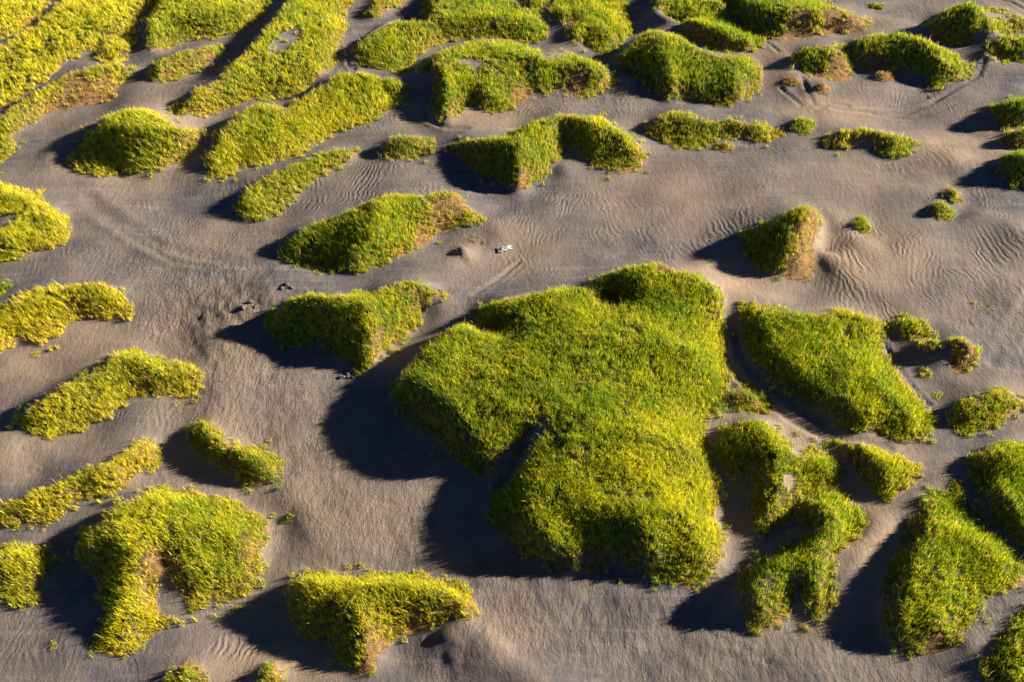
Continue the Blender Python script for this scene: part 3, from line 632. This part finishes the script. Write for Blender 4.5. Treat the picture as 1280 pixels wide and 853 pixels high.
def grass_material(name, green, yellow, straw):
    m = bpy.data.materials.new(name); m.use_nodes = True; nt = m.node_tree
    nt.nodes.remove(nt.nodes["Principled BSDF"]); out = nt.nodes["Material Output"]
    a = node(nt, "ShaderNodeAttribute", attribute_name="tone"); sp = nt.nodes.new("ShaderNodeSeparateColor"); nt.links.new(a.outputs['Color'], sp.inputs[0])
    col = mixc(nt, sp.outputs[0], green, yellow)          # r: tussock tone
    col = mixc(nt, sp.outputs[2], col, straw)             # b: dry / seed
    col = mixc(nt, 1.0, col, (1, 1, 1), 'MULTIPLY')
    hs = nt.nodes.new("ShaderNodeHueSaturation"); nt.links.new(col, hs.inputs['Color']); nt.links.new(mth(nt, 'MULTIPLY_ADD', sp.outputs[1], .9), hs.inputs['Value'])
    for n in nt.nodes:
        if n.bl_idname == 'ShaderNodeMath' and n.operation == 'MULTIPLY_ADD': n.inputs[2].default_value = .55
    d = nt.nodes.new("ShaderNodeBsdfDiffuse"); t = nt.nodes.new("ShaderNodeBsdfTranslucent"); g = nt.nodes.new("ShaderNodeBsdfGlossy"); g.inputs['Roughness'].default_value = .45
    g.inputs['Color'].default_value = (.9, .95, .8, 1)
    nt.links.new(hs.outputs[0], d.inputs[0]); nt.links.new(hs.outputs[0], t.inputs[0])
    m1 = nt.nodes.new("ShaderNodeMixShader"); m1.inputs[0].default_value = .45; nt.links.new(d.outputs[0], m1.inputs[1]); nt.links.new(t.outputs[0], m1.inputs[2])
    m2 = nt.nodes.new("ShaderNodeMixShader"); m2.inputs[0].default_value = .03; nt.links.new(m1.outputs[0], m2.inputs[1]); nt.links.new(g.outputs[0], m2.inputs[2])
    nt.links.new(m2.outputs[0], out.inputs[0])
    return m
mat_grass = grass_material("marram_grass", (.088, .235, .008), (.74, .65, .012), (.66, .46, .12))
mat_dry = grass_material("dry_marram", (.24, .18, .05), (.42, .30, .075), (.40, .27, .08))

# ------------------------------------------------------------------ ground: one sheet, fine under the view and coarse out to the horizon
inner = sstep(.5, .95, FM)
ax = np.concatenate([[-4000, -2000, -1000, -500, -300, -200, -150, -125, -112], fx_, [112, 125, 150, 200, 300, 500, 1000, 2000, 4000]])
ay = np.concatenate([[-4000, -2000, -1000, -400, -150, -60, -20, 4], fy_, [190, 205, 230, 270, 350, 500, 800, 1400, 2600, 5000]])
na, nb = len(ax), len(ay)
VX, VY = np.meshgrid(ax, ay, indexing='ij')
VZ = np.zeros((na, nb)); VZ[9:9 + len(fx_), 8:8 + len(fy_)] = FH - .3 * inner
VA = np.zeros((na, nb, 4)); VA[9:9 + len(fx_), 8:8 + len(fy_)] = FAttr
idx = np.arange(na * nb).reshape(na, nb)
Q = np.stack([idx[:-1, :-1], idx[1:, :-1], idx[1:, 1:], idx[:-1, 1:]], -1).reshape(-1, 4)
me = mesh_from("ground", np.stack([VX, VY, VZ], -1).reshape(-1, 3), quads=Q, mat=mat_sand)
set_attr(me, "zone", VA.reshape(-1, 4))
ground = link("ground", me); ground["kind"] = "structure"; ground["label"] = "dark rippled volcanic sand between the grassy dunes"

# ------------------------------------------------------------------ grass
def blades(x, y, z, tone, dryv, length, per, r, dist_cam):
    """tufts -> blade ribbons. arrays per tuft"""
    n = len(x)
    X = np.repeat(x, per); Y = np.repeat(y, per); Z = np.repeat(z, per); N = len(X)
    L = np.repeat(length, per) * np.where(r.random(N) < .12, r.uniform(1.0, 1.5, N), r.uniform(.4, .95, N))
    az = r.uniform(0, 2 * math.pi, N)
    lean = np.abs(r.normal(.0, .22, N)) + .02
    X = X + r.uniform(-.24, .24, N); Y = Y + r.uniform(-.24, .24, N)
    wd = np.repeat(.003 + .00013 * dist_cam, per) * r.uniform(.7, 1.3, N)
    wx, wy = -.09, -.05                                                   # slight lean off the wind
    dx = np.cos(az) * np.sin(lean) + wx; dy = np.sin(az) * np.sin(lean) + wy; dz = np.cos(lean)
    bend = r.uniform(.05, .5, N)
    ex = dx + np.cos(az) * bend; ey = dy + np.sin(az) * bend; ez = dz - bend * .55
    fa = az + math.pi / 2 + r.normal(0, .6, N)
    sx, sy = np.cos(fa) * wd, np.sin(fa) * wd
    m1 = .55
    P = np.empty((N, 5, 3))
    P[:, 0] = np.stack([X - sx, Y - sy, Z - .06], -1); P[:, 1] = np.stack([X + sx, Y + sy, Z - .06], -1)
    mx, my, mz = X + dx * L * m1, Y + dy * L * m1, Z + dz * L * m1
    P[:, 2] = np.stack([mx + sx * .8, my + sy * .8, mz], -1); P[:, 3] = np.stack([mx - sx * .8, my - sy * .8, mz], -1)
    P[:, 4] = np.stack([mx + ex * L * (1 - m1), my + ey * L * (1 - m1), mz + ez * L * (1 - m1)], -1)
    A = np.zeros((N, 5, 4)); A[..., 3] = 1
    A[..., 0] = np.clip(np.repeat(tone, per) + r.normal(0, .32, N), 0, 1)[:, None]
    A[..., 1] = r.random(N)[:, None]
    dv = np.clip(np.repeat(dryv, per) + (r.random(N) < .09) * r.uniform(.3, .9, N), 0, 1)
    A[..., 2] = dv[:, None]
    b = np.arange(N)[:, None] * 5
    return P.reshape(-1, 3), A.reshape(-1, 4), b + np.array([0, 1, 2, 3]), b + np.array([3, 2, 4])

total = 0
for mi, m in enumerate(M):
    poly = m['poly']; xs = np.array([p[0] for p in poly]); ys = np.array([p[1] for p in poly])
    cx, cy = float(xs.mean()), float(ys.mean())
    r = np.random.default_rng(1000 + mi)
    # ---- body: the root-bound hump, on the ground's own lattice
    i0 = max(1, int((xs.min() - 2.2 - GX0) / FS)); i1 = min(FH.shape[0] - 2, int((xs.max() + 2.2 - GX0) / FS))
    j0 = max(1, int((ys.min() - 2.2 - GY0) / FS)); j1 = min(FH.shape[1] - 2, int((ys.max() + 2.2 - GY0) / FS))
    SX, SY = FX[i0:i1 + 1, j0:j1 + 1], FY[i0:i1 + 1, j0:j1 + 1]
    small = m['name'] != 'grassy_dune'
    sd = polydist(poly, SX, SY); ins = inside(poly, SX, SY); sd = np.where(ins, -sd, sd)      # signed distance
    reach = .5 if small else 1.1
    off = .05 - .13 * sstep(-.1, reach, sd)
    keep = sd < reach + .2
    # leave neighbours' ground alone
    zz = FH[i0:i1 + 1, j0:j1 + 1] + off
    qk = keep[:-1, :-1] & keep[1:, :-1] & keep[1:, 1:] & keep[:-1, 1:]
    if not qk.any(): qk[:] = True
    ii = np.arange(SX.size).reshape(SX.shape)
    Qm = np.stack([ii[:-1, :-1], ii[1:, :-1], ii[1:, 1:], ii[:-1, 1:]], -1)[qk]
    used, inv = np.unique(Qm, return_inverse=True); Qm = inv.reshape(-1, 4)
    V = np.stack([SX.ravel() - cx, SY.ravel() - cy, zz.ravel()], -1)[used]
    za = FAttr[i0:i1 + 1, j0:j1 + 1].copy()
    dspot = np.zeros(SX.shape)
    for px, py, pr in m['dryspots']:
        hx = ridge_h(m, px, py) * .4 + .8
        wx, wy = at(px, py, hx); wr = abs(at(px + pr, py, hx)[0] - wx)
        dspot = np.maximum(dspot, np.exp(-(((SX - wx) ** 2 + ((SY - wy) * .75) ** 2) / wr ** 2) ** 2))
    sw = 1 - sstep(-.2, reach * .75, sd)
    sw = np.maximum(sw * .8, dspot * (sd < reach * .8))
    if small and m['dens'] < .65: sw = sw * 0
    for hp in m['holepoly']: sw = np.where(inside(hp, SX, SY), .1, sw)
    za[..., 3] = sw
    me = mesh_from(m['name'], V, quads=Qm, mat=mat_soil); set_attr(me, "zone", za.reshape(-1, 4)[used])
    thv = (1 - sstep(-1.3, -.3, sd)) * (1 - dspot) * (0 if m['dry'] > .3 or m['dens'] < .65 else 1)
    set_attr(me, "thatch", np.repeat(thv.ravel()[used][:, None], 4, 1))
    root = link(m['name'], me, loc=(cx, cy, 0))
    root["label"] = m['label']; root["category"] = m['cat']; root["group"] = m['group']
    # ---- tufts
    sp = .31 if cy < 110 else .36
    if small: sp = .26
    aX, aY = np.meshgrid(np.arange(xs.min() - .5, xs.max() + .5, sp), np.arange(ys.min() - .5, ys.max() + .5, sp), indexing='ij')
    tx = (aX + r.uniform(-.5, .5, aX.shape) * sp * 1.1).ravel(); ty = (aY + r.uniform(-.5, .5, aY.shape) * sp * 1.1).ravel()
    s = polydist(poly, tx, ty); s = np.where(inside(poly, tx, ty), -s, s)
    jit = (noise(tx, ty, 1.3, 1) - .5) * 1.3 + (noise(tx, ty, .6, 2) - .5) * .6
    if small: jit *= .5
    thin = np.clip((-s + jit * .8) / .65 + .9, 0, 1) if not small else np.clip((-s) / .3 + .8, 0, 1)
    p = thin * m['dens'] * (0.65 + .5 * sstep(.25, .5, fbm(tx, ty, 2.2, 3)))
    hole = np.zeros(len(tx), bool)
    for hp in m['holepoly']: hole |= inside(hp, tx, ty)
    p = np.where(hole, p * .06, p)
    p = np.maximum(p, (s > 0) * (s < 1.6) * (0 if small else .045) * (noise(tx, ty, 2.2, 0) > .45))
    ds = np.zeros(len(tx))
    for px, py, pr in m['dryspots']:
        hx = ridge_h(m, px, py) * .4 + .8
        wx, wy = at(px, py, hx); wr = abs(at(px + pr, py, hx)[0] - wx)
        ds = np.maximum(ds, np.exp(-(((tx - wx) ** 2 + ((ty - wy) * .75) ** 2) / wr ** 2) ** 2))
    p = p * (1 - .72 * ds) * np.where(noise(tx, ty, 1.7, 4) < .10, .5, 1)
    g1 = (bil(HG, tx + .3, ty) - bil(HG, tx - .3, ty)) / .6; g2 = (bil(HG, tx, ty + .3) - bil(HG, tx, ty - .3)) / .6
    p = p * np.sqrt(1 + g1 ** 2 + g2 ** 2) / 1.25
    k = r.random(len(tx)) < p
    k &= (s < 1.6)
    tx, ty, s, ds = tx[k], ty[k], s[k], ds[k]
    if len(tx) == 0: tx, ty, s, ds = np.array([cx]), np.array([cy]), np.array([-.1]), np.array([0.])
    tz = heightat(tx, ty)
    big = fbm(tx, ty, 9, 0); mid = noise(tx, ty, 1.6, 4)
    tone = np.clip(.31 + r.uniform(-.08, .08) - .0016 * cx  + m['yel'] * .5 + (big - .5) * .5 + (mid - .5) * .35 + r.normal(0, .08, len(tx)), 0, 1)
    edgef = sstep(-1.0, .2, s)
    dryv = np.clip(m['dry'] + ds * r.uniform(.3, 1.2, len(tx)) + .22 * edgef * (noise(tx, ty, 2.5, 5) > .45), 0, 1)
    ln = m['ln'] * (.40 + .52 * noise(tx, ty, 1.9, 2) + r.normal(0, .08, len(tx))) * (1 - .25 * edgef) * (1 - .35 * ds)
    dc = np.sqrt(tx ** 2 + ty ** 2 + CAM_H ** 2)
    isdry = dryv > .5
    for nm, sel, mat_, pb in (("grass", ~isdry, mat_grass, 32 if cy < 95 else 22), ("dry_grass", isdry, mat_dry, 10)):
        if sel.sum() < 2: continue
        P, A, Qd, Tr = blades(tx[sel] - cx, ty[sel] - cy, tz[sel], tone[sel], np.clip(dryv[sel], 0, 1) * (.7 if nm == "grass" else 1), np.maximum(ln[sel], .2), pb, r, dc[sel])
        me = mesh_from(nm, P, tris=Tr, quads=Qd, mat=mat_, smooth=False); set_attr(me, "tone", A)
        g = link(nm, me, parent=root); g["kind"] = "stuff"
        total += len(Tr)
    # ---- ripe seed heads: slim upright spikes, thick along the far crest
    if m['name'] == 'grassy_dune':
        kk = r.random(len(tx)) < (.10 + .5 * np.clip(m['yel'], 0, 1) * .5) * (.3 + 1.8 * sstep(-2.2, -.3, s)) * (ty > cy - .35 * (ys.max() - ys.min()))
        if kk.sum() > 2:
            P, A, Qd, Tr = blades(tx[kk] - cx, ty[kk] - cy, tz[kk] + .35 * ln[kk], tone[kk], np.full(kk.sum(), .9), np.full(kk.sum(), .75) * m['ln'], 3, r, dc[kk])
            A[:, 2] = .85
            me = mesh_from("seed_heads", P, tris=Tr, quads=Qd, mat=mat_grass, smooth=False); set_attr(me, "tone", A)
            g = link("seed_heads", me, parent=root); g["kind"] = "stuff"
            total += len(Tr)
print("blades", total, "things", len(M), "height range", FH.min(), FH.max())

# ------------------------------------------------------------------ the pale stone on the sand
import bmesh
bm = bmesh.new()
bmesh.ops.create_icosphere(bm, subdivisions=4, radius=1.0)
for v in bm.verts:
    c = v.co
    f = 1 + .22 * math.sin(3.1 * c.x + 1.3) * math.cos(4.2 * c.y) + .10 * math.sin(9 * c.x + 5 * c.z) + .06 * math.sin(17 * c.y + 8 * c.x)
    v.co = (c.x * .85 * f, c.y * .40 * f, max(-.2, c.z * .18 * f))
me = bpy.data.meshes.new("stone"); bm.to_mesh(me); bm.free()
for p in me.polygons: p.use_smooth = True
ms = bpy.data.materials.new("pale_stone"); ms.use_nodes = True
nt = ms.node_tree; b = nt.nodes["Principled BSDF"]; b.inputs['Roughness'].default_value = .8
n = node(nt, "ShaderNodeTexNoise"); n.inputs['Scale'].default_value = 5; n.inputs['Detail'].default_value = 6
tc = node(nt, "ShaderNodeTexCoord"); nt.links.new(tc.outputs['Object'], n.inputs['Vector'])
nt.links.new(mixc(nt, ramp(nt, n.outputs['Fac'], .4, .6), (.12, .11, .10), (.36, .33, .31)), b.inputs['Base Color'])
bp = node(nt, "ShaderNodeBump"); bp.inputs['Distance'].default_value = .12; nt.links.new(n.outputs['Fac'], bp.inputs['Height']); nt.links.new(bp.outputs[0], b.inputs['Normal'])
me.materials.append(ms)
sx, sy = at(630, 309, .2)
st = link("stone", me, loc=(sx, sy, float(heightat(np.array([sx]), np.array([sy]))[0]) + .08)); st.rotation_euler = (0, 0, .35)
st["label"] = "pale whitish stone lying on the sand right of the whale-backed mound"; st["category"] = "rock"

# ------------------------------------------------------------------ crumbling lumps of crusted sand
bm = bmesh.new()
bmesh.ops.create_icosphere(bm, subdivisions=3, radius=1.0)
for v in bm.verts:
    c = v.co
    f = 1 + .25 * math.sin(4.1 * c.x + .7) * math.cos(3.3 * c.y + .4) + .14 * math.sin(7 * c.z + 6 * c.x)
    v.co = (c.x * f, c.y * .7 * f, c.z * .55 * f)
lm = bpy.data.meshes.new("sand_lump"); bm.to_mesh(lm); bm.free()
lm.materials.append(mat_sand)
lr = np.random.default_rng(3)
LUMPS = [(360,362,.35),(366,366,.25),(354,366,.25),(314,381,.3),(305,388,.35),(321,386,.25),(428,471,.3),(435,469,.3),(441,472,.2)]
for lx, ly, lsz in LUMPS:
    wx, wy = at(lx, ly, .4)
    o = link("sand_lump", lm, loc=(wx, wy, float(heightat(np.array([wx]), np.array([wy]))[0]) + lsz * .2))
    o.scale = (lsz * lr.uniform(.8, 1.3), lsz, lsz * lr.uniform(.7, 1.1)); o.rotation_euler = (0, 0, lr.uniform(0, 6.28))
    o["category"] = "sand lump"
    if lx < 340:
        o["label"] = "crumbling lump of dark crusted sand on the rough eroded bank at centre left"; o["group"] = "sand lumps on the eroded bank"
    elif lx < 400:
        o["label"] = "dark crusted sand lump just above the left end of the bat-wing mound"; o["group"] = "sand lumps above the bat-wing mound"
    else:
        o["label"] = "small sand lump at the lower tip of the bat-wing mound"; o["group"] = "sand lumps at the mound tip"
